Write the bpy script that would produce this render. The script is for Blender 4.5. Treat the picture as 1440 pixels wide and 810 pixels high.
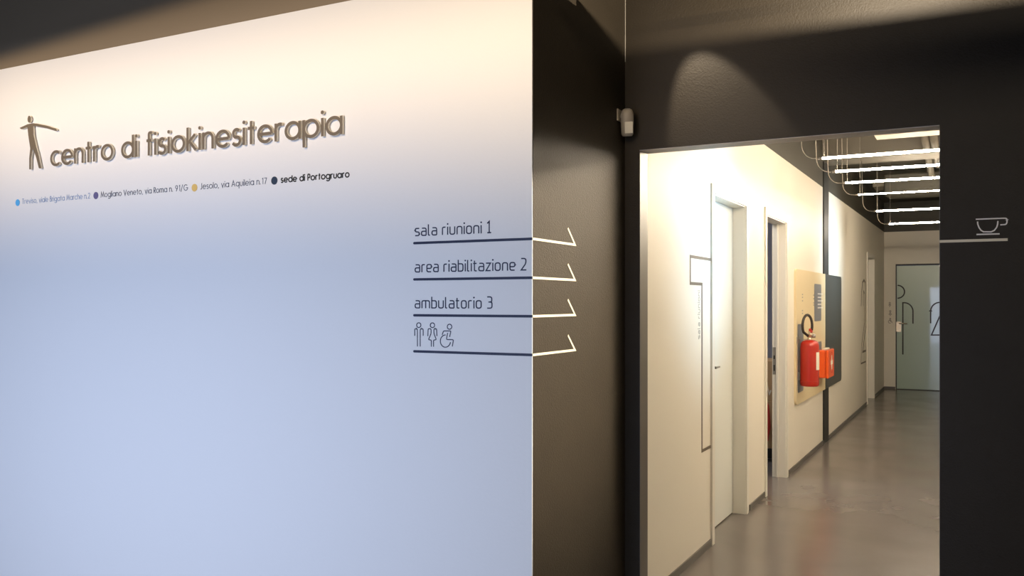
import bpy, bmesh, math, random
from mathutils import Vector, Euler
random.seed(4)
S = bpy.context.scene
for o in list(bpy.data.objects): bpy.data.objects.remove(o)
COL = S.collection
PI = math.pi

# ------------------------------------------------------------------ camera
EYE = 1.47; FPX = 1250.0; PX, PY = 720.0, 405.0; HY = 425.0
TH = math.atan((1378-720)/FPX)
cd = bpy.data.cameras.new('camera'); cam = bpy.data.objects.new('camera', cd); COL.objects.link(cam)
cam.location = (0, 0, EYE); cam.rotation_euler = (PI/2, 0, TH)
cd.sensor_width = 36; cd.lens = FPX/1440*36; cd.shift_y = (HY-PY)/1440.0
cd.clip_start = 0.05; cd.clip_end = 100
S.camera = cam

# ------------------------------------------------------------------ sky and exposure
S.view_settings.view_transform = 'Standard'; S.view_settings.look = 'None'
S.view_settings.gamma = 1; S.view_settings.use_curve_mapping = False
S.view_settings.exposure = 0.0
wd = bpy.data.worlds.new('world'); S.world = wd; wd.use_nodes = True
bg = wd.node_tree.nodes['Background']; bg.inputs[0].default_value = (0.45, 0.62, 1.0, 1); bg.inputs[1].default_value = 0.12

# ------------------------------------------------------------------ lamps
def aim(o, target):
    o.rotation_euler = (Vector(target)-o.location).to_track_quat('-Z', 'Y').to_euler()
def area(name, loc, target, sx, sy, power, col, spread=180):
    l = bpy.data.lights.new(name, 'AREA'); l.shape = 'RECTANGLE'; l.size = sx; l.size_y = sy
    l.energy = power; l.color = col; l.spread = math.radians(spread)
    o = bpy.data.objects.new(name, l); COL.objects.link(o); o.location = loc; aim(o, target); return o
def spot(name, loc, target, ang, power, col, blend=.4, r=.03):
    l = bpy.data.lights.new(name, 'SPOT'); l.energy = power; l.color = col
    l.spot_size = math.radians(ang); l.spot_blend = blend; l.shadow_soft_size = r
    o = bpy.data.objects.new(name, l); COL.objects.link(o); o.location = loc; aim(o, target); return o
WARM = (1, .80, .52); NEUT = (1, .86, .66); COOL = (.50, .68, 1.0)
# assumed daylight front behind the camera, a bare lamp inside an unglazed opening
area('assumed_daylight_front', (-3.1, -2.9, 1.0), (-3.4, 2.7, .8), 4.2, 2.0, 50, (.61, .72, 1.0), 60)
# assumed warm wall washer along the white wall, reception side, out of view
area('assumed_washer_light', (-2.8, 1.55, 2.55), (-2.8, 2.748, 2.39), 3.9, .015, 9.5, (1, .74, .44), 62)
# assumed uplight pendant near the doorway wall, out of view
spot('assumed_pendant_light', (-.25, 2.92, 2.665), (-.7, 3.65, 2.72), 165, 130, NEUT, .3, .012)
# assumed downlight grazing the lintel, no fixture
spot('assumed_lintel_spot', (-1.15, 3.42, 2.74), (-.95, 3.65, 2.18), 44, 30, NEUT, .3, .02)
# assumed spot on the added stand, thrown on the return wall from the right
spot('assumed_return_spot', (1.6, 2.84, 1.72), (-1.366, 2.95, 1.50), 46, 950, NEUT, 1.0, .004)
# added soft warm fill from above, no fixture, lifts the black walls
area('reception_fill', (.6, 1.2, 3.22), (.6, 1.3, 0), .9, .9, 34, NEUT)
# assumed daylight, bare lamps added at the solid right wall of the corridor
area('assumed_daylight_near', (.54, 5.6, 1.85), (-1.44, 5.3, 1.80), .5, .35, 9, (.36, .70, 1.0), 52)
area('assumed_daylight_far', (.54, 10.3, 1.95), (-1.44, 10.1, 1.95), .7, .35, 13, (.50, .78, 1.0), 60)

# ------------------------------------------------------------------ helpers: projection of the photo's frame on real planes
F = Vector((-math.sin(TH), math.cos(TH), 0)); R = Vector((math.cos(TH), math.sin(TH), 0))
def ray(px, py): return F + R*((px-720)/FPX) + Vector((0, 0, (HY-py)/FPX))
YW, YD, XR, XC, YE = 2.748, 3.65, -1.366, -1.44, 16.3
def onY(px, py, Y=YW):                       # -> (X, z) on a plane of constant Y
    r = ray(px, py); t = Y/r.y; return (r.x*t, EYE+r.z*t)
def onX(px, py, X=XC):                       # -> (Y, z) on a plane of constant X
    r = ray(px, py); t = X/r.x; return (r.y*t, EYE+r.z*t)
def fW(u, v, n): return (u, YW-n, v)
def fD(u, v, n): return (u, YD-n, v)
def fR(u, v, n): return (XR+n, u, v)
def fC(u, v, n): return (XC+n, u, v)
def fE(u, v, n): return (u, YE-n, v)

# ------------------------------------------------------------------ materials
def mat(name, col, rough=.6, metal=0, bump=0, bscale=60, var=0, vscale=4, spec=.5, emit=None, estr=0, coat=0):
    m = bpy.data.materials.new(name); m.use_nodes = True; nt = m.node_tree; b = nt.nodes['Principled BSDF']
    b.inputs['Base Color'].default_value = (*col, 1); b.inputs['Roughness'].default_value = rough
    b.inputs['Metallic'].default_value = metal; b.inputs['Specular IOR Level'].default_value = spec
    b.inputs['Coat Weight'].default_value = coat
    tc = nt.nodes.new('ShaderNodeNewGeometry')
    if var:
        n = nt.nodes.new('ShaderNodeTexNoise'); n.inputs['Scale'].default_value = vscale; n.inputs['Detail'].default_value = 5
        nt.links.new(tc.outputs['Position'], n.inputs['Vector'])
        mx = nt.nodes.new('ShaderNodeMix'); mx.data_type = 'RGBA'
        mx.inputs[6].default_value = (*[c*(1-var) for c in col], 1); mx.inputs[7].default_value = (*[min(1, c*(1+var)) for c in col], 1)
        nt.links.new(n.outputs['Fac'], mx.inputs[0]); nt.links.new(mx.outputs[2], b.inputs['Base Color'])
    if bump:
        n = nt.nodes.new('ShaderNodeTexNoise'); n.inputs['Scale'].default_value = bscale; n.inputs['Detail'].default_value = 3
        nt.links.new(tc.outputs['Position'], n.inputs['Vector'])
        bp = nt.nodes.new('ShaderNodeBump'); bp.inputs['Strength'].default_value = bump; bp.inputs['Distance'].default_value = .01
        nt.links.new(n.outputs['Fac'], bp.inputs['Height']); nt.links.new(bp.outputs[0], b.inputs['Normal'])
    if emit:
        b.inputs['Emission Color'].default_value = (*emit, 1); b.inputs['Emission Strength'].default_value = estr
    return m
M = {}
M['white'] = mat('white_paint', (.80, .80, .79), .55, bump=.04, bscale=90)
M['cream'] = mat('cream_paint', (.80, .755, .66), .5, bump=.05, bscale=70)
M['black'] = mat('black_wall_paint', (.026, .020, .013), .55, bump=.22, bscale=170, var=.15, vscale=8, spec=.25)
M['taupe'] = mat('dark_taupe_paint', (.21, .165, .11), .6, bump=.05, bscale=90)
M['dark'] = mat('dark_ceiling_paint', (.050, .047, .036), .55, bump=.2, bscale=60, var=.1)
M['jamb'] = mat('jamb_grey', (.10, .09, .078), .4)
M['lintel'] = mat('lintel_grey', (.40, .39, .38), .4)
M['base'] = mat('baseboard_grey', (.12, .11, .10), .4)
M['frame'] = mat('door_frame_white', (.78, .75, .68), .35)
M['leaf'] = mat('door_leaf_white', (.76, .78, .74), .35)
M['navy'] = mat('navy_vinyl', (.006, .012, .045), .5)
M['beigev'] = mat('cream_vinyl', (.72, .66, .52), .5, spec=.3)
M['whitev'] = mat('white_vinyl', (.80, .76, .72), .5)
M['lettermetal'] = mat('taupe_letter_face', (.15, .12, .085), .55, 0)
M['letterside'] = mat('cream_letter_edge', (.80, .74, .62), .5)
M['groove'] = mat('brown_groove_vinyl', (.13, .10, .07), .5)
M['greygroove'] = mat('faint_grey_vinyl', (.36, .33, .29), .5)
M['glassdoor'] = mat('frosted_green_glass', (.40, .51, .43), .3, coat=.4)
M['ink'] = mat('black_print', (.012, .013, .012), .5)
M['brass'] = mat('satin_nickel', (.62, .52, .38), .3, .9)
M['steel'] = mat('brushed_steel', (.34, .32, .29), .4, .6)
M['red'] = mat('red_enamel', (.42, .014, .004), .3, coat=.12)
M['rubber'] = mat('black_rubber', (.03, .022, .018), .45)
M['orange'] = mat('orange_plastic', (.85, .105, .012), .35, coat=.2)
M['paper'] = mat('paper_label', (.78, .74, .62), .6)
M['panel'] = mat('beige_laminate', (.72, .60, .38), .5)
M['panelblack'] = mat('black_laminate', (.055, .057, .052), .35)
M['slate'] = mat('slate_inlay', (.20, .21, .235), .35)
M['plastic'] = mat('off_white_plastic', (.36, .32, .26), .45)
M['card'] = mat('cardboard', (.50, .32, .16), .8, var=.1)
M['bluewall'] = mat('blue_grey_paint', (.38, .37, .41), .7)
M['redtape'] = mat('red_tape', (.55, .03, .02), .5)
M['tube'] = mat('lit_tube', (1, 1, 1), .5, emit=(1, .84, .64), estr=190)
M['cablew'] = mat('pale_cable', (.26, .235, .2), .5)
M['duct'] = mat('grey_duct', (.14, .125, .10), .5)
M['lightpanel'] = mat('cream_board', (.40, .36, .28), .5)
M['cyan'] = mat('sky_blue_ink', (.10, .45, .85), .5); M['violet'] = mat('violet_ink', (.14, .13, .27), .5)
M['yellow'] = mat('ochre_ink', (.72, .50, .16), .5); M['slateink'] = mat('slate_blue_ink', (.025, .045, .08), .5)
M['glareink'] = mat('glare_grey_ink', (.24, .33, .50), .5); M['greyink'] = mat('grey_ink', (.07, .08, .12), .5)  # first ink is grey print paled blue, reflection glare put into its colour
# resin floor with worn gloss
m = mat('resin_floor', (.17, .145, .125), .2); nt = m.node_tree; b = nt.nodes['Principled BSDF']
g = nt.nodes.new('ShaderNodeNewGeometry')
def noise(scale, det, dist=0):
    n = nt.nodes.new('ShaderNodeTexNoise'); n.inputs['Scale'].default_value = scale; n.inputs['Detail'].default_value = det
    n.inputs['Distortion'].default_value = dist; nt.links.new(g.outputs['Position'], n.inputs['Vector']); return n
n1 = noise(1.3, 6, .6); n2 = noise(2.2, 4); n3 = noise(2.6, 0)
mx = nt.nodes.new('ShaderNodeMix'); mx.data_type = 'RGBA'
mx.inputs[6].default_value = (.120, .103, .096, 1); mx.inputs[7].default_value = (.19, .165, .152, 1)
nt.links.new(n1.outputs['Fac'], mx.inputs[0]); nt.links.new(mx.outputs[2], b.inputs['Base Color'])
mr = nt.nodes.new('ShaderNodeMapRange'); mr.inputs['To Min'].default_value = .13; mr.inputs['To Max'].default_value = .30
nt.links.new(n2.outputs['Fac'], mr.inputs['Value']); nt.links.new(mr.outputs[0], b.inputs['Roughness'])
bp = nt.nodes.new('ShaderNodeBump'); bp.inputs['Strength'].default_value = .05; bp.inputs['Distance'].default_value = .02
M['floor'] = m

# ------------------------------------------------------------------ helpers: meshes and tagging
def link(name, bm, material, parent=None, smooth=False):
    me = bpy.data.meshes.new(name)
    bmesh.ops.recalc_face_normals(bm, faces=bm.faces[:]); bm.to_mesh(me); bm.free()
    for mm in (material if isinstance(material, (list, tuple)) else [material]): me.materials.append(M[mm])
    if smooth:
        for p in me.polygons: p.use_smooth = True
    o = bpy.data.objects.new(name, me); COL.objects.link(o)
    if parent is not None:
        o.parent = parent; o.matrix_parent_inverse = Euler((0, 0, 0)).to_matrix().to_4x4()
        off = parent.location.copy()
        pp = parent.parent
        while pp: off += pp.location; pp = pp.parent
        if off.length: me.transform(__import__('mathutils').Matrix.Translation(-off))
    return o
def tag(o, label, cat, group=None):
    o['label'] = label; o['category'] = cat
    if group: o['group'] = group
    return o
def thing(name, label, cat, loc=(0, 0, 0), group=None):
    o = bpy.data.objects.new(name, None); COL.objects.link(o); o.location = loc; o.empty_display_size = .05
    return tag(o, label, cat, group)
def struct(name, bm, material, parent=None, label=None):
    o = link(name, bm, material, parent)
    if parent is None: o['kind'] = 'structure'
    if label: o['label'] = label
    return o
def B(*boxes, bevel=0):
    bm = bmesh.new()
    for (x0, y0, z0, x1, y1, z1) in boxes:
        r = bmesh.ops.create_cube(bm, size=1)
        for v in r['verts']:
            v.co = Vector(((x0+x1)/2+v.co.x*(x1-x0), (y0+y1)/2+v.co.y*(y1-y0), (z0+z1)/2+v.co.z*(z1-z0)))
    if bevel: bmesh.ops.bevel(bm, geom=bm.edges[:], offset=bevel, segments=2, affect='EDGES', profile=.5)
    return bm
def tubeb(bm, pts, r, seg=10, closed=False):
    pts = [Vector(p) for p in pts]; rings = []; n = len(pts); prev = None
    for i, p in enumerate(pts):
        if closed: t = (pts[(i+1) % n]-pts[i-1]).normalized()
        else: t = (pts[min(i+1, n-1)]-pts[max(i-1, 0)]).normalized()
        a = prev if prev is not None else (Vector((0, 0, 1)) if abs(t.z) < .9 else Vector((1, 0, 0)))
        s = t.cross(a).normalized(); a2 = s.cross(t).normalized(); prev = a2
        rr = r[i] if isinstance(r, (list, tuple)) else r
        rings.append([bm.verts.new(p+(s*math.cos(k*2*PI/seg)+a2*math.sin(k*2*PI/seg))*rr) for k in range(seg)])
    for i in range(n if closed else n-1):
        A, C = rings[i], rings[(i+1) % n]
        for k in range(seg): bm.faces.new((A[k], A[(k+1) % seg], C[(k+1) % seg], C[k]))
    if not closed: bm.faces.new(rings[0]); bm.faces.new(rings[-1])
    return bm
def T(pts, r, seg=10, closed=False): return tubeb(bmesh.new(), pts, r, seg, closed)
def lathe(prof, c, seg=28):
    bm = bmesh.new(); rings = []
    for (r, z) in prof:
        rings.append([bm.verts.new((c[0]+r*math.cos(k*2*PI/seg), c[1]+r*math.sin(k*2*PI/seg), c[2]+z)) for k in range(seg)])
    for A, C in zip(rings, rings[1:]):
        for k in range(seg): bm.faces.new((A[k], A[(k+1) % seg], C[(k+1) % seg], C[k]))
    bm.faces.new(rings[0]); bm.faces.new(rings[-1]); return bm
def plate(poly, f, n0, n1, bm=None, side_mat=0):
    """filled polygon extruded between n0 and n1 on plane f"""
    bm = bm or bmesh.new()
    a = [bm.verts.new(f(u, v, n0)) for u, v in poly]; c = [bm.verts.new(f(u, v, n1)) for u, v in poly]
    k = len(poly)
    bm.faces.new(c); bm.faces.new(a[::-1])
    for i in range(k):
        fc = bm.faces.new((a[i], a[(i+1) % k], c[(i+1) % k], c[i])); fc.material_index = side_mat
    return bm
def stroke(bm, pts, w, f, n0, n1, closed=False, side_mat=0, wv=None):
    """ribbon of width w along pts (2-D, mitred) extruded between n0 and n1; wv scales the width vertically"""
    P = [Vector(p) for p in pts]; n = len(P); L, Rr = [], []
    def nrm(d): d = d.normalized(); return Vector((-d.y, d.x))
    for i in range(n):
        if closed: d0 = P[i]-P[i-1]; d1 = P[(i+1) % n]-P[i]
        else:
            d0 = P[i]-P[i-1] if i > 0 else P[1]-P[0]; d1 = P[i+1]-P[i] if i < n-1 else P[-1]-P[-2]
        a, c = nrm(d0), nrm(d1); mm = a+c
        mm = a if mm.length < 1e-4 else mm.normalized()
        k = (w/2)/max(.35, mm.dot(a)); off = mm*k
        if wv: off.y *= wv
        L.append(P[i]+off); Rr.append(P[i]-off)
    V = [[bm.verts.new(f(q.x, q.y, nn)) for q in arr] for arr in (L, Rr) for nn in (n0, n1)]
    L0, L1, R0, R1 = V
    rng = range(n if closed else n-1)
    for i in rng:
        j = (i+1) % n
        for q, s in (((L1[i], L1[j], R1[j], R1[i]), 0), ((L0[i], L0[j], R0[j], R0[i]), 0), ((L0[i], L0[j], L1[j], L1[i]), side_mat), ((R0[i], R0[j], R1[j], R1[i]), side_mat)):
            fc = bm.faces.new(q); fc.material_index = s
    if not closed:
        for i in (0, n-1):
            fc = bm.faces.new((L0[i], L1[i], R1[i], R0[i])); fc.material_index = side_mat
    return bm
def arc(cx, cy, rx, ry, a0, a1, n=18):
    return [(cx+rx*math.cos(math.radians(a0+(a1-a0)*i/n)), cy+ry*math.sin(math.radians(a0+(a1-a0)*i/n))) for i in range(n+1)]
def fil(pts, r=.25, n=5, closed=False):
    """round the corners of a polyline"""
    P = [Vector(p) for p in pts]; out = []; k = len(P)
    for i in range(k):
        if not closed and i in (0, k-1): out.append(tuple(P[i])); continue
        a, p, c = P[i-1], P[i], P[(i+1) % k]
        rr = min(r, (a-p).length*.5, (c-p).length*.5); s = p+(a-p).normalized()*rr; e = p+(c-p).normalized()*rr
        for j in range(n+1):
            t = j/n; q = s*(1-t)**2+p*2*t*(1-t)+e*t*t; out.append((q.x, q.y))
    return out
def rrect(x0, y0, x1, y1, r, n=5): return fil([(x0, y0), (x1, y0), (x1, y1), (x0, y1)], r, n, True)

# ------------------------------------------------------------------ stroke alphabets (unit = x-height)
# each glyph: (advance width, [(points, closed)], [filled dots (x, y)])
ring = lambda x0=0, w=1, y0=0, h=1: (arc(x0+w/2, y0+h/2, w/2, h/2, 0, 360, 28)[:-1], True)
ln = lambda *p: (list(p), False)
AS = 1.52
GEO = {
 'a': (1, [ring(), ln((1, 1.06), (1, -.06))], []), 'c': (.82, [(arc(.5, .5, .5, .5, 48, 312, 22), False)], []),
 'd': (1, [ring(), ln((1, AS), (1, -.06))], []), 'b': (1, [ring(), ln((0, AS), (0, -.06))], []),
 'e': (1, [(arc(.5, .5, .5, .5, -2, 318, 26), False), ln((0.02, .5), (.99, .5))], []),
 'n': (.76, [ln((0, 1.06), (0, -.06)), (arc(.38, .62, .38, .38, 180, 0, 14)+[(.76, -.06)], False)], []),
 't': (.5, [ln((.25, 1.42), (.25, -.06)), ln((0, .97), (.5, .97))], []),
 'r': (.44, [ln((0, 1.06), (0, -.06)), (arc(.34, .66, .34, .34, 180, 68, 9), False)], []),
 'o': (1, [ring()], []), 'i': (0, [ln((0, 1.06), (0, -.06))], [(0, 1.40)]),
 'f': (.46, [(fil([(.5, AS-.03), (.2, AS), (.2, -.06)], .26), False), ln((0, .97), (.44, .97))], []),
 's': (.56, [(arc(.29, .74, .25, .26, 35, 250, 14)+arc(.27, .25, .29, .27, 70, -155, 14), False)], []),
 'k': (.7, [ln((0, AS), (0, -.06)), ln((.62, 1.02), (.04, .46)), ln((.16, .58), (.70, -.04))], []),
 'p': (1, [ring(), ln((0, 1.06), (0, -.62))], []), 'g': (1, [ring(), (  [(1, 1.06), (1, -.1)]+arc(.52, -.1, .48, .4, 0, -150, 12), False)], []),
 'q': (1, [ring(), ln((1, 1.06), (1, -.62))], []), 'u': (.76, [([(0, 1.06)]+arc(.38, .38, .38, .38, 180, 360, 14)+[(.76, 1.06)], False)], []),
 'l': (0, [ln((0, AS), (0, -.06))], []), 'v': (.8, [ln((0, 1.06), (.4, -.02), (.8, 1.06))], []),
 'h': (.76, [ln((0, AS), (0, -.06)), (arc(.38, .62, .38, .38, 180, 0, 14)+[(.76, -.06)], False)], []),
 'm': (1.36, [ln((0, 1.06), (0, -.06)), (arc(.34, .66, .34, .34, 180, 0, 12)+[(.68, -.06)], False), (arc(1.02, .66, .34, .34, 180, 0, 12)+[(1.36, -.06)], False)], []),
 'T': (.8, [ln((0, 1.44), (.8, 1.44)), ln((.4, 1.44), (.4, -.06))], []),
 'B': (.62, [(fil([(0, 0), (0, 1.44), (.52, 1.44), (.52, .78), (0, .78)], .3), False), (fil([(0, .78), (.64, .78), (.64, 0), (0, 0)], .34), False)], []),
 'M': (1.3, [ln((0, -.06), (.22, 1.44), (.65, .2), (1.08, 1.44), (1.3, -.06))], []),
 'V': (1.1, [ln((0, 1.5), (.55, 0), (1.1, 1.5))], []),
 'R': (.62, [ln((0, -.06), (0, 1.44)), (fil([(0, 1.44), (.6, 1.44), (.6, .66), (0, .66)], .36), False), ln((.25, .66), (.66, -.06))], []),
 'P': (.6, [ln((0, -.06), (0, 1.44)), (fil([(0, 1.44), (.6, 1.44), (.6, .62), (0, .62)], .36), False)], []),
 'G': (1.4, [(arc(.72, .72, .70, .74, 45, 340, 26)+[(1.42, .68), (.8, .68)], False)], []),
 'J': (.5, [(fil([(.46, 1.5), (.46, 0), (0, .0)], .26), False)], []),
 'A': (1.1, [ln((0, -.06), (.55, 1.46), (1.1, -.06)), ln((.2, .46), (.9, .46))], []),
 '1': (.42, [ln((.04, 1.28), (.32, 1.44), (.32, -.06))], []),
 '2': (.7, [(arc(.36, 1.08, .33, .38, 170, -20, 12)+[(.02, .0), (.74, .0)], False)], []),
 '7': (.7, [ln((0, 1.44), (.7, 1.44), (.2, -.06))], []),
 '9': (.92, [ring(0, .78, .62, .84), ln((.74, .86), (.26, -.06))], []),
 '/': (.72, [ln((.62, 1.6), (0, -.3))], []), '.': (.22, [], [(.04, .04)]), ',': (.12, [ln((.1, .12), (0, -.26))], []),
 '8': (.7, [ring(.05, .6, .8, .64), ring(0, .7, 0, .8)], []),
}
W7 = .74
DIN = {
 's': (.66, [(fil([(.64, 1), (0, 1), (0, .54), (.66, .48), (.66, 0), (0, 0)], .24), False)], []),
 'a': (W7, [(fil([(.08, 1), (W7, 1), (W7, 0)], .28), False), (fil([(W7, .57), (0, .57), (0, 0), (W7, 0)], .26), False)], []),
 'l': (.22, [(fil([(0, 1.5), (0, 0), (.24, 0)], .18), False)], []),
 'r': (.46, [(fil([(0, -.05), (0, 1), (.48, 1)], .26), False)], []),
 'i': (0, [ln((0, 1.05), (0, -.05))], [(0, 1.42)]),
 'u': (W7, [(fil([(0, 1.05), (0, 0), (W7, 0), (W7, 1.05)], .28), False)], []),
 'n': (W7, [(fil([(0, -.05), (0, 1), (W7, 1), (W7, -.05)], .28), False)], []),
 'o': (W7, [(fil([(0, 0), (0, 1), (W7, 1), (W7, 0)], .32, 5, True), True)], []),
 'e': (W7, [(fil([(.68, 0), (0, 0), (0, 1), (W7, 1), (W7, .46), (0, .46)], .28), False)], []),
 'b': (W7, [ln((0, 1.55), (0, -.05)), (fil([(0, 1), (W7, 1), (W7, 0), (0, 0)], .3), False)], []),
 't': (.44, [(fil([(.12, 1.38), (.12, 0), (.46, 0)], .22), False), ln((-.06, 1), (.44, 1))], []),
 'z': (.66, [ln((0, 1), (.66, 1), (0, 0), (.68, 0))], []),
 'm': (1.22, [(fil([(0, -.05), (0, 1), (1.22, 1), (1.22, -.05)], .28), False), ln((.61, 1), (.61, -.05))], []),
 '1': (.5, [ln((0, 1.25), (.3, 1.5), (.3, 0)), ln((0.02, 0), (.58, 0))], []),
 '2': (.72, [(fil([(0, 1.5), (.68, 1.5), (.68, .85), (0, 0)], .3)+[(.74, 0)], False)], []),
 '3': (.72, [(fil([(0, 1.5), (.68, 1.5), (.68, .82), (.2, .82)], .28), False), (fil([(.2, .82), (.72, .82), (.72, 0), (0, 0)], .3), False)], []),
}
def layout(txt, font, gap=.34, space=.5):
    out, x = [], 0
    for ch in txt:
        if ch == ' ': x += space; continue
        wd_, strokes, dots = font[ch]; out.append((ch, x, strokes, dots)); x += wd_+gap
    return out, x-gap
def put_words(name, material, parent, txt, font, x0, x1, base, xh, f, n0, n1, w=.15, gap=.34, space=.5, dot=None):
    lay, tot = layout(txt, font, gap, space); sx = (x1-x0)/tot; i = 0
    for word in txt.split():
        bm = bmesh.new()
        for _ in word:
            ch, ox, strokes, dots = lay[i]; i += 1
            put_glyph(bm, ox, strokes, dots, x0, base, sx, xh, f, n0, n1, w, dot)
        link(name, bm, material, parent)
def put_glyph(bm, ox, strokes, dots, x0, base, sx, xh, f, n0, n1, w, dot=None, side=0):
    for si, (pts, closed) in enumerate(strokes):
        stroke(bm, [(x0+(ox+p[0])*sx, base+p[1]*xh) for p in pts], w*xh, f, n0, n1+si*.00025, closed, side)
    for dx, dy in dots:
        r = (dot or w*.62)
        plate([(x0+(ox+dx)*sx+a*xh, base+dy*xh+c*xh) for a, c in arc(0, 0, r, r, 0, 360, 14)[:-1]], f, n0, n1, bm, side)

# ================================================================== the setting
CH = 3.16; WT = 2.66
struct('floor', B((-7, -3.2, -.05, 3.2, 18.5, 0)), 'floor')
struct('ceiling', B((-7, -3.2, 3.3, 3.2, YD+.1, 3.4), (-6, YD+.1, CH, 3.2, 18.5, CH+.1)), 'dark')
# reception: white wall with dark band above, black return wall, black wall with the opening
struct('wall_left', B((-7, YW, 0, XR-.002, YW+.008, 2.636)), 'white', label='long white wall carrying the lettering')
struct('wall_upper', B((-7, YW-.001, 2.636, XR-.002, YW+.05, 3.3)), 'taupe', label='dark painted band above the white wall')
struct('wall_return', B((-7, YW+.008, 0, XR-.002, YW+.1, 2.636), (XR-.1, YW+.004, 0, XR, YD+.1, 3.3)), 'black', label='black return wall carrying the arrows')
OX0 = onY(900, 300, YD)[0]; OX1 = onY(1321, 300, YD)[0]; OZ = (onY(911, 211, YD)[1]+onY(1321, 176, YD)[1])/2
struct('wall_front', B((XR, YD, 0, OX0-.002, YD+.10, OZ+.002), (XR, YD, OZ+.002, 3.2, YD+.10, 3.3), (OX1+.002, YD, 0, 3.2, YD+.10, OZ+.002)), 'black', label='black wall around the corridor opening')
struct('trim_1', B((OX0-.002, YD+.001, 0, OX0, YD+.10, OZ), (OX1, YD+.001, 0, OX1+.002, YD+.10, OZ)), 'jamb', label='grey side linings of the corridor opening')
struct('trim_2', B((OX0-.002, YD+.001, OZ, OX1, YD+.10, OZ+.002)), 'lintel', label='pale lining under the lintel')
struct('wall_right', B((3.1, -3.2, 0, 3.2, YD, 3.3)), 'black')
struct('wall_far_left', B((-7.1, -3.2, 0, -7, 3.0, 3.3)), 'black')
struct('wall_back', B((-7, -3.2, 0, -5.4, -3.1, 3.3), (.2, -3.2, 0, 3.2, -3.1, 3.3), (-5.4, -3.2, 2.45, .2, -3.1, 3.3)), 'black')  # unseen wall, its wide opening assumed for the daylight
# corridor left wall with three openings
Y = lambda px, X=XC: onX(px, 425.1, X)[0]
d1a, d1b, d1t = Y(1002.5), Y(1048), 2.135
d2a, d2b, d2t = Y(1077), Y(1105), 2.135
d3a, d3b, d3t = Y(1219.5), Y(1228.5), 2.135
XB = XC-.11
segs = [(YD+.10, d1a), (d1b, d2a), (d2b, d3a), (d3b, YE)]
struct('wall_corridor_left', B(*[(XB, a, 0, XC, c, WT) for a, c in segs], *[(XB, a, d1t, XC, c, WT) for a, c in ((d1a, d1b), (d2a, d2b), (d3a, d3b))]), 'cream', label='cream corridor wall with doors')
struct('wall_corridor_upper', B((XB, YD+.10, WT, XC, YE, CH), (XC, YE, WT, .6, YE+.1, CH)), 'dark', label='dark band above the cream corridor walls')
RX = .55
struct('wall_corridor_right', B((RX, YD+.10, 0, RX+.1, YE, CH)), 'cream')
struct('wall_end', B((XC-.15, YE, 0, onY(1259.5, 425, YE)[0], YE+.1, WT), (onY(1259.5, 425, YE)[0], YE, onY(1300, 372.5, YE)[1], RX, YE+.1, WT), (.0, YE, 0, RX, YE+.1, onY(1300, 372.5, YE)[1])), 'cream', label='cream end wall around the glass door')
bb = [(YD+.10, Y(999)), (Y(1053.5), Y(1074.5)), (Y(1109), Y(1157)), (Y(1163.5), Y(1218.5)), (Y(1229.5), YE)]
for i, (a, c) in enumerate(bb):
    struct('baseboard_left' if i == 0 else 'baseboard_left_%d' % (i+1), B((XC, a, 0, XC+.008, c, .042)), 'base')
struct('baseboard_end', B((XC, YE-.008, 0, onY(1259, 425, YE)[0], YE, .042)), 'base')
struct('column_black', B((XC-.02, Y(1157), 0, XC+.014, Y(1163.5), CH)), 'ink', label='narrow black pillar strip crossing the corridor wall')
# ceiling beam on the pillar, services
struct('beam_ceiling', B((XC, Y(1157)-.05, 2.93, RX, Y(1163.5)+.05, CH)), 'duct', label='grey beam spanning the corridor above the lamps')

# doors ------------------------------------------------------------
XL = -1.525
def frame(parent, a, c, t, w=.055, xin=XL):
    link('door_frame', B((XC, a-w, 0, XC+.012, a, t+w), (XC, c, 0, XC+.012, c+w, t+w), (XC, a, t, XC+.012, c, t+w)), 'frame', parent)
    link('door_jamb', B((XB, a, 0, XC+.002, a+.008, t), (XB, c-.008, 0, XC+.002, c, t), (XB, a+.008, t-.008, XC+.002, c-.008, t)), 'frame', parent)
dr = struct('door_1', B((XL-.022, d1a+.010, .008, XL, d1b-.010, d1t-.010)), 'leaf', label='closed white flush door, first on the left')
frame(dr, d1a, d1b, d1t)
hy, hz = onX(1004.5, 517, XL+.03)
link('door_handle', B((XL, hy-.01, hz-.008, XL+.045, hy+.01, hz+.008), (XL+.03, hy-.01, hz-.006, XL+.045, hy+.09, hz+.006), bevel=.002), 'steel', dr)
dr2 = struct('door_2', B((XB+.001, d2a+.01, .0, XB+.012, d2a+.02, d2t-.01)), 'leaf', label='open doorway with white frame, second on the left')
frame(dr2, d2a, d2b, d2t)
link('door_leaf', B((XB-.86, d2a-.05, .01, XB-.01, d2a-.01, d2t-.02)), 'leaf', dr2)
link('door_stop', B((XB+.035, d2b-.022, 0, XB+.05, d2b-.008, d2t-.008)), 'frame', dr2)
sz0, sz1 = onX(1087, 526, -1.55)[1], onX(1087, 488, -1.55)[1]
sp = link('strike_plate', B((-1.545, d2b-.0115, sz0, -1.520, d2b-.008, sz1)), 'steel', dr2); sp['label'] = 'steel strike plate'
link('latch_hole', B((-1.538, d2b-.0125, sz0+.03, -1.527, d2b-.0112, sz0+.08), (-1.538, d2b-.0125, sz0+.13, -1.527, d2b-.0112, sz0+.16)), 'ink', sp)
dr3 = struct('door_3', B((XL-.022, d3a+.01, .008, XL, d3b-.01, d3t-.01)), 'leaf', label='white door far along the left wall')
frame(dr3, d3a, d3b, d3t)
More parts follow.
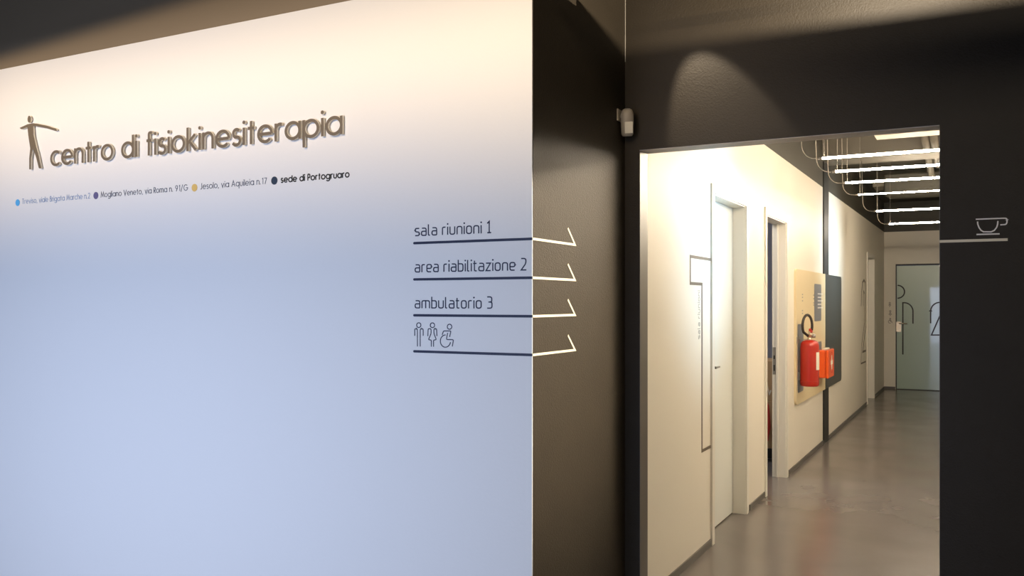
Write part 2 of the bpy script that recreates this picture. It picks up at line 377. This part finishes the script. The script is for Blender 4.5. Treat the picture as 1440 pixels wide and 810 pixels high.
# glass door at the end
gx0, gz1 = onY(1261, 374, YE)
gd = struct('door_4', B((gx0, YE+.006, .012, -.02, YE+.03, gz1)), 'glassdoor', label='frosted green glass door at the corridor end')
link('door_frame', B((onY(1259.5, 425, YE)[0], YE-.004, 0, gx0-.003, YE+.04, gz1+.03), (gx0-.003, YE-.004, gz1+.006, -.0, YE+.04, gz1+.03), (gx0, YE+.0, 0, -.02, YE+.03, .010)), 'ink', gd)
fG = lambda u, v, n: (u, YE+.006-n, v)
E = lambda x, y: onY(x, y, YE)
z6 = lambda x, y: E(1240+x/5.067, 360+y/5.067)     # from an enlarged crop of the photo
def z6s(bm, pts, w, closed=False): return stroke(bm, [z6(*p) for p in pts], w, fG, 0, .004, closed)
bm = bmesh.new()
z6s(bm, [(112, 209)]+arc(112, 255, 50, 46, -90, 90, 16)[1:-1]+[(112, 301)], .021)
link('head_outline', bm, 'ink', gd)
bm = bmesh.new(); z6s(bm, [(150, 702), (150, 333)]+arc(160, 395, 62, 62, -88, 0, 12)+[(222, 482)], .021)
link('body_outline', bm, 'ink', gd)
half = [(348, 480), (348, 395)]+arc(412, 395, 64, 64, 180, 270, 10)+[(428, 331), (428, 395), (354, 563), (442, 563), (442, 702)]
bm = bmesh.new(); z6s(bm, half, .021); z6s(bm, [(934-x_, y_) for x_, y_ in half], .021)
link('dress_outline', bm, 'ink', gd)
bm = bmesh.new(); z6s(bm, arc(470, 255, 50, 46, 0, 360, 24)[:-1], .021, True); link('head_outline', bm, 'ink', gd)
a = z6(104, 467); c = z6(138, 540)
hp = link('lock_plate', plate(rrect(a[0], c[1], c[0], a[1], .01), fG, 0, .012), 'brass', gd)
h0 = z6(128, 480); h1 = z6(182, 482)
link('lever_handle', T([(h0[0], YE, h0[1]), (h0[0], YE-.05, h0[1]), (h0[0]+.02, YE-.055, h0[1]), (h1[0], YE-.055, h1[1])], .009), 'brass', gd, True)

# ================================================================== raised lettering on the white wall
c0 = onY(75.5, 235); c1 = onY(483, 190)
sign = thing('lettering_sign', "raised taupe letters 'centro di fisiokinesiterapia' with stretching figure emblem on the white wall", 'sign', ((c0[0]+c1[0])/2, YW, 2.118))
lay, tot = layout('centro di fisiokinesiterapia', GEO, .31, .62)
xh = .064; w = .195; sx = (c1[0]-c0[0])/tot
for ch, ox, strokes, dots in lay:
    bm = bmesh.new()
    put_glyph(bm, ox, strokes, dots, c0[0], 2.118+.006, sx, xh, fW, .004, .014, w, .12, 1)
    link('letter', bm, ['lettermetal', 'letterside'], sign)
zp = lambda x, y: onY(x/4.264, 120+y/4.264)
bm = plate([zp(*p) for p in [(180, 236), (212, 230), (234, 232), (300, 246), (352, 264), (356, 274), (346, 276), (296, 260), (232, 248), (214, 248), (216, 300), (232, 372), (248, 430), (262, 500), (248, 500), (232, 436), (214, 384), (208, 396), (201, 440), (200, 506), (190, 506), (190, 440), (196, 380), (184, 300), (180, 254), (142, 266), (132, 258)]], fW, .004, .013, side_mat=1)
plate([zp(190+9.5*math.cos(t*PI/9), 206+21*math.sin(t*PI/9)) for t in range(18)], fW, .004, .0133, bm, 1)
fig = link('figure_emblem', bm, ['lettermetal', 'letterside'], sign); fig['label'] = 'slim human figure with outstretched arms'

# ------------------------------------------------------------------ address line
adr = thing('address_line', 'line of small printed addresses with coloured dots below the raised lettering', 'sign', (-3.0, YW, 1.953))
def address(dotpx, dotcol, dr_, txt, p0, p1, ink, w, lab):
    r = onY(dotpx[0], dotpx[1]); rr = dr_
    o = link('dot', plate([(r[0]+x, r[1]+z) for x, z in arc(0, 0, rr, rr, 0, 360, 28)[:-1]], fW, 0, .0015), dotcol, adr); o['label'] = lab
    put_words('printed_word', ink, adr, txt, GEO, onY(p0, 280)[0], onY(p1, 280)[0], 1.9545, .0165, fW, 0, .001, w, .34, .62)
address((25, 285), 'cyan', .0165, 'Treviso, viale Brigata Marche n.2', 31.5, 126.5, 'glareink', .17, 'sky blue dot')
address((135, 275), 'violet', .0165, 'Mogliano Veneto, via Roma n. 91/G', 142, 264, 'greyink', .17, 'violet dot')
address((273.7, 264), 'yellow', .0165, 'Jesolo, via Aquileia n.17', 282, 375, 'greyink', .17, 'ochre dot')
address((386, 254), 'slateink', .0165, 'sede di Portogruaro', 395.5, 491, 'ink', .30, 'dark slate dot')

# ------------------------------------------------------------------ direction signs: navy text and rule, cream arrow round the corner
def direction(zl, txt, p1, label):
    g = thing('direction_sign', label, 'sign', (XR, YW, zl), 'direction signs at the wall corner')
    x0 = onY(582.5, 400)[0]
    if txt:
        put_words('printed_word', 'navy', g, txt, DIN, onY(584, 400)[0], onY(p1, 400)[0], zl+.0275, .0265, fW, 0, .001, .165, .36, .55, .12)
    bm = bmesh.new(); stroke(bm, [(x0, zl), (XR-.001, zl)], .0092, fW, 0, .001)
    plate([(x0+a_, zl+b_) for a_, b_ in arc(0, 0, .00425, .00425, 90, 270, 8)], fW, 0, .001, bm)
    link('underline', bm, 'navy', g)
    bm = bmesh.new()
    ty = onX(808.5, 345, XR)[0]; uy = onX(798.5, 322, XR)[0]
    stroke(bm, [(YW+.001, zl), (ty, zl), (uy, zl+.058)], .0085, fR, 0, .001)
    link('arrow', bm, 'beigev', g); return g
direction(1.689, 'sala riunioni 1', 690, "direction line 'sala riunioni 1' with cream arrow, topmost of four")
direction(1.5545, 'area riabilitazione 2', 740, "direction line 'area riabilitazione 2' with cream arrow")
direction(1.4215, 'ambulatorio 3', 692, "direction line 'ambulatorio 3' with cream arrow")
g4 = direction(1.288, None, 0, 'direction line with man, woman and wheelchair icons and cream arrow, lowest of four')
q = lambda x, y: onY(570+x/9.525, 420+y/9.525)
def icon(name, paths, label):
    bm = bmesh.new()
    for pts, cl in paths: stroke(bm, [q(*p) for p in pts], .0034, fW, 0, .001, cl)
    o = link(name, bm, 'navy', g4); o['label'] = label
el = lambda cx, cy, rx, ry: (arc(cx, cy, rx, ry, 0, 360, 22)[:-1], True)
icon('man_icon', [el(181, 355, 28, 32), (fil([(127, 497), (127, 402), (163, 402), (163, 640)], 26), False), (fil([(240, 497), (240, 402), (200, 402), (200, 640)], 26), False)], 'outline icon of a man')
icon('woman_icon', [el(364, 356, 29, 32), (fil([(303, 502), (306, 402), (346, 402), (346, 466), (310, 552), (349, 552), (349, 643)], 18), False), (fil([(424, 502), (420, 402), (384, 402), (384, 466), (417, 552), (379, 552), (379, 643)], 18), False)], 'outline icon of a woman')
icon('wheelchair_icon', [el(593, 376, 30, 34), (fil([(494, 486), (512, 432), (612, 432), (594, 512)], 16), False), (fil([(568, 458), (550, 548), (646, 548), (630, 640)], 22), False), (arc(538, 568, 68, 82, -88, -350, 26), False)], 'outline icon of a wheelchair user')

# ------------------------------------------------------------------ coffee sign on the black wall
cs = thing('coffee_sign', 'white line drawing of a coffee cup above a rule on the black wall', 'sign', (onY(1370, 338, YD)[0], YD, 1.68))
k = lambda x, y: onY(1300+x/10.286, 290+y/10.286, YD)
def cst(name, lst, w, m_='whitev'):
    bm = bmesh.new()
    for pts in lst: stroke(bm, [k(*p) for p in pts], w, fD, 0, .001)
    link(name, bm, m_, cs)
cst('cup_outline', [[(768, 222), (772, 262), (790, 310), (820, 350), (855, 370), (965, 370), (1010, 350), (1045, 305), (1058, 262), (1062, 214)]], .0045)
cst('cup_rim', [fil([(742, 189), (1150, 174), (1190, 176), (1196, 215), (1186, 262), (1130, 268), (1096, 269)], 40)], .0045)
cst('saucer', [[(752, 409), (1088, 400)]], .0050)
cst('rule', [[(219, 510), (1204, 482)]], .0098, 'beigev')

# ------------------------------------------------------------------ corridor wall graphics
C_ = lambda x, y: onX(x, y, XC)
n1s = thing('number_sign', "large outlined number one on the cream wall beside the first door", 'sign', (XC, C_(985, 500)[0], 1.5))
a0, a1, a2 = C_(970.5, 360)[0], C_(987, 400)[0], d1a-.055
zt, zm, zb = C_(970.5, 360.5)[1], C_(970.5, 398.5)[1], C_(987.5, 634)[1]
bm = bmesh.new(); stroke(bm, [(a2, zt), (a0, zt), (a0, zm), (a1, zm), (a1, zb), (a2, zb)], .017, fC, 0, .002)
link('digit_outline', bm, 'groove', n1s)
zz0, zz1 = C_(984, 476)[1], C_(984, 409)[1]; uu = C_(984.2, 440)[0]
fV = lambda u, v, n: fC(uu-v, zz0+u, n)
put_words('printed_word', 'greygroove', n1s, 'sala riunioni', DIN, 0, zz1-zz0, 0, .030, fV, 0, .001, .14, .36, .6)
n2s = thing('number_sign', 'large outlined number two on the cream wall before the far door', 'sign', (XC, C_(1215, 450)[0], 1.2))
D2 = lambda x, y: C_(1200+x*50/202, 380+y*200/810)
bm = bmesh.new()
stroke(bm, [D2(*p) for p in [(44, 205), (47, 120), (52, 70), (60, 55), (67, 70), (70, 110), (70, 320), (58, 420), (52, 465), (70, 458)]], .03, fC, 0, .002)
stroke(bm, [D2(*p) for p in [(56, 205), (56, 140), (59, 118), (64, 135), (63, 300), (46, 430), (43, 532), (70, 520)]], .02, fC, 0, .002)
link('digit_outline', bm, 'groove', n2s)
ws = thing('toilet_icons', 'column of three small grey toilet icons on the end wall beside the glass door', 'sign', (z6(58, 400)[0], YE, 1.3))
def wic(name, paths):
    bm = bmesh.new()
    for pts, cl in paths: stroke(bm, [z6(*p) for p in pts], .012, fE, 0, .002, cl)
    link(name, bm, 'greygroove', ws)
wic('man_icon', [(arc(57, 336, 5, 6, 0, 360, 12)[:-1], True), ([(48, 352), (57, 344), (66, 352)], False), ([(57, 345), (57, 364)], False)])
wic('woman_icon', [(arc(60, 394, 5, 6, 0, 360, 12)[:-1], True), ([(60, 401), (52, 416), (68, 416), (60, 401)], False), ([(60, 416), (60, 428)], False)])
wic('wheelchair_icon', [(arc(60, 448, 4, 5, 0, 360, 12)[:-1], True), (arc(58, 468, 11, 11, 60, 330, 14), False), ([(58, 454), (60, 466), (70, 466), (74, 478)], False)])

# ------------------------------------------------------------------ information panel
pz0, pz1 = .568, 1.762; py0, pyM, py1 = Y(1116.5), Y(1157.8), Y(1180.5)
ip = thing('wall_panel', 'beige and black wall panel behind the fire extinguisher', 'panel', (XC, (py0+py1)/2, pz0))
r_ = .05
poly = [(pyM, pz0), (pyM, pz1)]+[(py0+r_-r_*math.sin(t*PI/12), pz1-r_+r_*math.cos(t*PI/12)) for t in range(7)]+[(py0+r_-r_*math.cos(t*PI/12), pz0+r_-r_*math.sin(t*PI/12)) for t in range(7)]
link('beige_board', plate(poly, fC, 0, .02), 'panel', ip)
poly = [(pyM, pz1), (pyM, pz0)]+[(py1-r_+r_*math.sin(t*PI/12), pz0+r_-r_*math.cos(t*PI/12)) for t in range(7)]+[(py1-r_+r_*math.cos(t*PI/12), pz1-r_+r_*math.sin(t*PI/12)) for t in range(7)]
link('black_board', plate(poly, fC, 0, .022), 'panelblack', ip)
def inlay(x0, y0, x1, y1, m_='slate', nm='inlay'):
    a, b1 = onX(x0, y0, XC+.02); c, b2 = onX(x1, y0, XC+.02); zc = EYE-(y1-425)*(EYE-onX(x0, y1, XC+.02)[1])/(y1-425) if y1 != 425 else EYE
    return link(nm, plate(rrect(a, onX(x0, y1, XC+.02)[1], c, b1, .035), fC, .020, .023), m_, ip)
inlay(1121.5, 456, 1129.5, 553); inlay(1145, 399, 1154.5, 452); inlay(1149, 481, 1155, 530)
bm = bmesh.new()
for i in range(5):
    za = onX(1146, 413+i*5, XC+.02)[1]; ya, yb = Y(1146.5), Y(1153.5-(i % 2)*2)
    stroke(bm, [(ya, za), (yb, za)], .010, fC, .023, .0235)
link('printed_lines', bm, 'whitev', ip)
bm = bmesh.new()
for i, yy in enumerate((414, 418, 423, 437, 441)): stroke(bm, [(Y(1124.5), onX(1124.5, yy, XC+.02)[1]), (Y(1126), onX(1124.5, yy, XC+.02)[1])], .012, fC, .020, .0205)
for i, yy in enumerate((415, 420, 426, 429)): stroke(bm, [(Y(1140.5), onX(1141, yy, XC+.02)[1]), (Y(1142), onX(1141, yy, XC+.02)[1])], .012, fC, .020, .0205)
link('small_print', bm, 'greygroove', ip)

# ------------------------------------------------------------------ fire extinguisher
r = ray(1138.5, 465); ex_r = .080; ex_x = XC+.022+ex_r+.012; t = ex_x/r.x; ex_y = r.y*t
zof = lambda py: EYE+(HY-py)/FPX*(ex_y/ (math.cos(TH)+ (1138.5-720)/FPX*math.sin(TH)))
zb_, zt_ = zof(543), zof(478)
fe = thing('fire_extinguisher', 'red fire extinguisher hanging in front of the beige wall panel', 'fire extinguisher', (ex_x, ex_y, zb_))
H = zt_-zb_
link('cylinder', lathe([(.066, 0), (.074, .004), (.079, .016), (ex_r, .03), (ex_r, H-.055), (.076, H-.032), (.064, H-.014), (.044, H-.003), (.022, H)], (ex_x, ex_y, zb_), 36), 'red', fe, True)
link('seam_ring', lathe([(ex_r, .042), (ex_r+.0015, .044), (ex_r+.0015, .047), (ex_r, .049)], (ex_x, ex_y, zb_), 36), 'red', fe, True)
link('neck', lathe([(.020, 0), (.022, .01), (.017, .018), (.017, .04), (.024, .042), (.024, .055), (.012, .06)], (ex_x, ex_y, zt_-.004), 20), 'brass', fe, True)
link('valve_lever', B((ex_x-.012, ex_y-.045, zt_+.052, ex_x+.012, ex_y+.07, zt_+.060), (ex_x-.010, ex_y-.01, zt_+.070, ex_x+.010, ex_y+.09, zt_+.077), (ex_x-.008, ex_y-.02, zt_+.055, ex_x+.008, ex_y-.006, zt_+.077), bevel=.002), 'brass', fe)
link('safety_tag', B((ex_x-.006, ex_y-.01, zt_+.062, ex_x+.016, ex_y+.07, zt_+.10), bevel=.005), 'redtape', fe)
link('gauge', T([(ex_x, ex_y+.02, zt_+.035), (ex_x+.045, ex_y+.03, zt_+.035)], .017, 16), 'steel', fe, True)
loop = [(ex_x-.01, ex_y-.02, zt_+.035)]
for i in range(19):
    a_ = math.radians(215-i*16)            # rises at the near side, over the top, ends at the nozzle
    loop.append((ex_x-.020+.034*math.cos(a_)+.006, ex_y-.03+.04*math.cos(a_), zt_+.125+.095*math.sin(a_)))
link('hose', T(loop[:17], .0115, 10), 'rubber', fe, True)
bm = bmesh.new(); prev = None
for i in range(9):                          # paper label wrapped on the cylinder side
    a_ = math.radians(-38+i*8); R_ = ex_r+.0012
    cur = [bm.verts.new((ex_x+R_*math.cos(a_), ex_y+R_*math.sin(a_), z_)) for z_ in (zb_+H*.36, zb_+H*.74)]
    if prev: bm.faces.new((prev[0], cur[0], cur[1], prev[1]))
    prev = cur
link('paper_label', bm, 'paper', fe, True)
link('wall_bracket', B((XC+.023, ex_y-.11, zt_-.03, XC+.028, ex_y+.03, zt_+.03), (XC+.023, ex_y-.02, zt_-.0, ex_x-.01, ex_y+.02, zt_+.006)), 'steel', fe)
link('bracket_foot', B((XC+.023, ex_y-.025, zb_+.05, ex_x-ex_r+.002, ex_y+.025, zb_+.12), bevel=.001), 'steel', fe)

# ------------------------------------------------------------------ orange first-aid cabinet
by0 = Y(1148.5, -1.415)
bxl, bxr = XC+.022, -1.312
by0 = bxl/ray(1149.0, 425.1).x*ray(1149.0, 425.1).y; by1 = bxr/ray(1173, 425.1).x*ray(1173, 425.1).y
byn = bxr/ray(1165.5, 425.1).x*ray(1165.5, 425.1).y
by0 = (by0+byn)/2
bz0 = onX(1165.5, 532, bxr)[1]; bz1 = onX(1165.5, 493, bxr)[1]
fa = thing('first_aid_cabinet', 'orange wall cabinet with white emblem right of the fire extinguisher', 'cabinet', ((bxl+bxr)/2, by0, bz0))
link('body', B((bxl, by0, bz0, bxr-.03, by1, bz1), bevel=.012), 'orange', fa)
link('lid', B((bxr-.029, by0-.004, bz0-.003, bxr, by1+.004, bz1+.003), bevel=.010), 'orange', fa)
link('top_handle', B((bxr-.075, by0+.09, bz1, bxr-.03, by1-.09, bz1+.016), bevel=.004), 'paper', fa)
fF = lambda u, v, n: (bxr+n, u, v)
cy_, cz_ = (by0+by1)/2+.02, (bz0+bz1)/2+.01
bm = bmesh.new(); 
pts = []
for i in range(24):
    rr = .055 if i % 2 else .085
    pts.append((cy_+rr*math.cos(i*PI/12), cz_+rr*math.sin(i*PI/12)*1.0))
fa_ring = link('emblem_ring', stroke(bmesh.new(), arc(cy_, cz_, .10, .10, 0, 360, 28)[:-1], .008, fF, 0, .0012, True), 'redtape', fa)
link('emblem', plate([(cy_-.02, cz_-.07), (cy_+.02, cz_-.07), (cy_+.02, cz_-.02), (cy_+.07, cz_-.02), (cy_+.07, cz_+.02), (cy_+.02, cz_+.02), (cy_+.02, cz_+.07), (cy_-.02, cz_+.07), (cy_-.02, cz_+.02), (cy_-.07, cz_+.02), (cy_-.07, cz_-.02), (cy_-.02, cz_-.02)], fF, 0, .0015), 'paper', fa)

# ------------------------------------------------------------------ hanging tube lamps
ZT = 2.40
LP = [(1152, 223), (1171, 241.5), (1185.5, 257.5), (1204, 274), (1229.5, 297), (1248, 315)]
ords = ['first', 'second', 'third', 'fourth', 'fifth', 'last']
ys = []
for (px_, py_) in LP:
    r = ray(px_, py_); t = (ZT-EYE)/r.z; ys.append((r.x*t, r.y*t))
xs0 = sum(p[0] for p in ys)/len(ys)
ytubes = [p[1] for p in ys]
step = ytubes[1]-ytubes[0]
def lamp(y, x0, label, rad):
    g = thing('tube_lamp', label, 'lamp', (x0, y, ZT), 'tube lamps hanging across the corridor')
    x1 = x0+1.30
    top = 2.93 if Y(1157)-.06 < y < Y(1163.5)+.06 else CH
    link('tube', T([(x0+.02, y, ZT), (x1-.02, y, ZT)], rad, 12), 'tube', g, True)
    for xx in (x0, x1): link('end_cap', T([(xx-.005 if xx == x0 else xx-.02, y, ZT), (xx+.02 if xx == x0 else xx+.005, y, ZT)], rad*1.12, 12), 'cablew', g, True)
    pts = [(x0-.0, y, ZT)]
    for i in range(1, 10):
        a_ = math.radians(i*10); pts.append((x0-.02-.09*math.sin(a_), y, ZT+.10*(1-math.cos(a_))))
    pts += [(x0-.115, y, ZT+.2), (x0-.12, y, top)]
    link('power_cable', T(pts, .0035, 6), 'cablew', g, True)
    for xx in (x0+.03, x1-.03): link('suspension_wire', T([(xx, y, ZT+rad), (xx, y, top)], .0015, 5), 'cablew', g)
for i, y in enumerate(ytubes):
    lamp(y, ys[i][0], 'lit tube lamp hanging across the corridor, %s from the opening%s' % (ords[i], ', thinner looking' if i == 3 else ''), .005 if i == 3 else .0075)
lamp(ytubes[0]-1.0, xs0, 'lit tube lamp assumed hidden just behind the lintel', .0075)  # unseen lamp, assumed for the light on the near corridor wall

# ceiling services -------------------------------------------------
r0 = ray(1229, 190); t0 = (2.90-EYE)/r0.z; r1 = ray(1236, 196.5); t1 = (2.90-EYE)/r1.z
tag(link('ceiling_board', plate([(r0.x*t0, r0.y*t0), (RX-.02, r0.y*t0), (RX-.02, r1.y*t1), (r0.x*t0, r1.y*t1)], lambda u, v, n: (u, v, 2.90+n), 0, .05), 'lightpanel'), 'long cream board under the corridor ceiling just behind the lintel', 'panel')
r0 = ray(1227, 261); t0 = (3.12-EYE)/r0.z
tag(link('ceiling_box', B((r0.x*t0, r0.y*t0, 3.10, r0.x*t0+.22, r0.y*t0+.5, CH), bevel=.01), 'lightpanel'), 'small square pale box on the dark ceiling above the fourth lamp', 'vent')
for i, (xa, ya, xb, yb) in enumerate([(1301, 196, 1313, 262), (1313, 194, 1319, 232)]):
    ra = ray(xa, ya); rb = ray(xb, yb); ta = (2.98-EYE)/ra.z; tb = (2.98-EYE)/rb.z
    P0 = Vector((ra.x*ta, ra.y*ta, 2.98)); P1 = Vector((rb.x*tb, rb.y*tb, 2.98))
    tag(link('ceiling_pipe', T([P0+(0, 0, .18) if False else P0+Vector((0, 0, .17)), P0, P1, P1+Vector((0, 0, .17))], .035, 10), 'duct', None, True), ['grey pipe under the corridor ceiling, left one of two', 'grey pipe under the corridor ceiling, right one beside the black wall'][i], 'pipe')
tag(link('air_duct', B((-1.05, ytubes[5]+.4, 2.80, RX-.02, ytubes[5]+1.0, 3.05), bevel=.02), 'dark'), 'dark square duct crossing the corridor ceiling behind the last lamp', 'duct')

# ------------------------------------------------------------------ motion detector and corner cable
mx_, mz_ = onY(882, 172, 3.585)
md = thing('motion_detector', 'small off-white motion detector high in the black corner', 'detector', (mx_, 3.59, mz_))
def egg(x0, x1, y0, y1, z0, z1): return B((x0, y0, z0, x1, y1, z1), bevel=.010)
bm = bmesh.new()
prof = [(-.058, .020), (-.050, .025), (.0, .027), (.035, .026), (.052, .020), (.058, .010)]
rings = []
for (z, rr) in prof:
    rings.append([bm.verts.new((rr*1.05*math.cos(k*2*PI/20), -rr*math.sin(k*2*PI/20)*(.75 if math.sin(k*2*PI/20) < 0 else 1.0), z)) for k in range(20)])
for A_, C2 in zip(rings, rings[1:]):
    for kk in range(20): bm.faces.new((A_[kk], A_[(kk+1) % 20], C2[(kk+1) % 20], C2[kk]))
bm.faces.new(rings[0]); bm.faces.new(rings[-1])
rot = Euler((math.radians(14), math.radians(-4), math.radians(35))).to_matrix().to_4x4()
rot.translation = Vector((mx_, 3.585, mz_)); bm.transform(rot)
link('housing', bm, 'plastic', md, True)
bm = B((-.018, -.029, -.045, .018, -.022, .004), bevel=.003); bm.transform(rot); link('lens_window', bm, 'paper', md)
link('mounting_bracket', B((XR, 3.55, mz_+.005, XR+.006, 3.60, mz_+.055), (XR+.004, 3.57, mz_+.02, mx_-.015, 3.59, mz_+.034), bevel=.001), 'plastic', md)
tag(link('corner_cable', T([(XR+.002, YD-.002, 2.515), (XR+.002, YD-.002, 3.3)], .0018, 6), 'cablew'), 'thin pale cable running down the black corner above the motion detector', 'cable')

# ------------------------------------------------------------------ fixtures added outside the frame; they carry lamps and cut their light edges
g = thing('added_wall_washer', 'long black wall washer fixture added out of view, facing the top of the white wall', 'lamp', (-3.0, 1.5, 2.6))
link('housing', B((-5.1, 1.44, 2.585, -.9, 1.54, 2.60), (-5.1, 1.44, 2.50, -.9, 1.45, 2.585), bevel=.001), 'ink', g)
bm = bmesh.new(); vs = [bm.verts.new(p) for p in ((-5.1, 1.54, 2.586), (-.9, 1.54, 2.586), (-.9, 1.75, 2.608), (-5.1, 1.75, 2.566), (-5.1, 1.54, 2.589), (-.9, 1.54, 2.589), (-.9, 1.75, 2.611), (-5.1, 1.75, 2.569))]
for q_ in ((0, 1, 2, 3), (4, 5, 6, 7), (0, 1, 5, 4), (1, 2, 6, 5), (2, 3, 7, 6), (3, 0, 4, 7)): bm.faces.new([vs[i_] for i_ in q_])
link('cutoff_lip', bm, 'ink', g)  # lip added and tilted to fade the washer light above the white wall
for xx in (-4.8, -3.0, -1.2): link('hanger', T([(xx, 1.49, 2.60), (xx, 1.49, 3.3)], .004, 6), 'ink', g)
g = thing('added_pendant_uplight', 'black tray pendant lamp added out of view, hanging before the corridor opening', 'lamp', (-.3, 2.95, 2.6))
link('tray', B((-1.2, 2.80, 2.605, .9, 3.10, 2.612), (-1.2, 3.092, 2.612, .9, 3.10, 2.638)), 'ink', g)  # tray edge set to cut the pendant light on the black walls
for xx in (-.9, .7): link('hanger', T([(xx, 2.95, 2.612), (xx, 2.95, 3.3)], .004, 6), 'ink', g)

g = thing('added_lamp_stand', 'slim black lamp stand added out of view, its flags shaping light on the return wall', 'lamp', (1.68, 2.84, 0))
link('base', lathe([(.13, 0), (.13, .012), (.02, .02)], (1.68, 2.84, 0), 24), 'ink', g)
link('pole', T([(1.68, 2.84, .018), (1.68, 2.84, 1.67)], .011, 10), 'ink', g)
link('head', T([(1.73, 2.83, 1.73), (1.615, 2.836, 1.722)], .05, 16), 'ink', g)
fL = lambda u, v, n: (1.35+n, u, v)
link('flag', plate([(2.60, 1.684), (2.897, 1.7485), (2.897, 1.10), (3.35, 1.10), (3.35, 2.10), (2.60, 2.10)], fL, 0, .002), 'ink', g)  # added flag, outline shaped to cut the lit patch on the return wall
link('flag_arm', B((1.352, 3.0, 1.715, 1.66, 3.012, 1.725), (1.65, 2.85, 1.715, 1.66, 3.0, 1.725)), 'ink', g)

# ------------------------------------------------------------------ storeroom seen through the open door
struct('wall_store_back', B((-5, 10.6, 0, XB, 10.7, CH)), 'bluewall'); struct('wall_store_side', B((-5, 5.9, 0, XB-.02, 6.0, CH), (-5.1, 5.9, 0, -5, 10.7, CH)), 'bluewall')
def slice_x(px, yy): r = ray(px, 425.1); return r.x/r.y*yy
yb_ = 8.35
bx = slice_x(1081, yb_)
def carton(z0, z1, x0, y0, label, d=.42):
    g = thing('cardboard_box', label, 'box', (x0, y0, z0), 'cardboard boxes in the storeroom')
    link('carton', B((x0-.34, y0, z0, x0, y0+d, z1), bevel=.004), 'card', g)
    link('packing_tape', B((x0-.20, y0-.002, z0+.001, x0-.14, y0+.0, z1-.001)), 'plastic', g)
z_a = .12
tag(link('floor_pallet', B((bx-.5, yb_, 0, bx+.10, yb_+.6, .03), (bx-.5, yb_+.02, .03, bx+.10, yb_+.10, .09), (bx-.5, yb_+.25, .03, bx+.10, yb_+.33, .09), (bx-.5, yb_, .09, bx+.10, yb_+.6, z_a)), 'ink'), 'dark low pallet on the floor under the cardboard boxes', 'pallet')
carton(z_a, .555, bx+.08, yb_+.02, 'lower brown cardboard box of the stack through the open doorway')
carton(.556, .93, bx+.08, yb_+.02, 'upper brown cardboard box of the stack through the open doorway')
tag(link('barrier_tape', T([(slice_x(1077, 8.3), 8.3, .56), (slice_x(1078.5, 8.3), 8.3, .52), (slice_x(1078, 8.3), 8.3, .45), (slice_x(1079, 8.3), 8.3, .33), (slice_x(1077.5, 8.3), 8.3, .2)], [.012, .02, .03, .03, .02], 8), 'redtape'), 'crumpled red tape hanging beside the cardboard boxes', 'tape')
tag(link('white_strap', T([(slice_x(1077, 8.3), 8.3, .85), (slice_x(1079, 8.3), 8.3, .70), (slice_x(1082, 8.32), 8.32, .62), (slice_x(1084, 8.34), 8.34, .66)], .006, 6), 'paper'), 'thin white strap looped across the upper cardboard box', 'strap')
area('added_store_light', (-2.3, 7.4, 3.0), (-2.1, 8.6, 0), .6, .6, 26, (.9, .92, 1.0))  # added lamp without fixture, brightens the storeroom
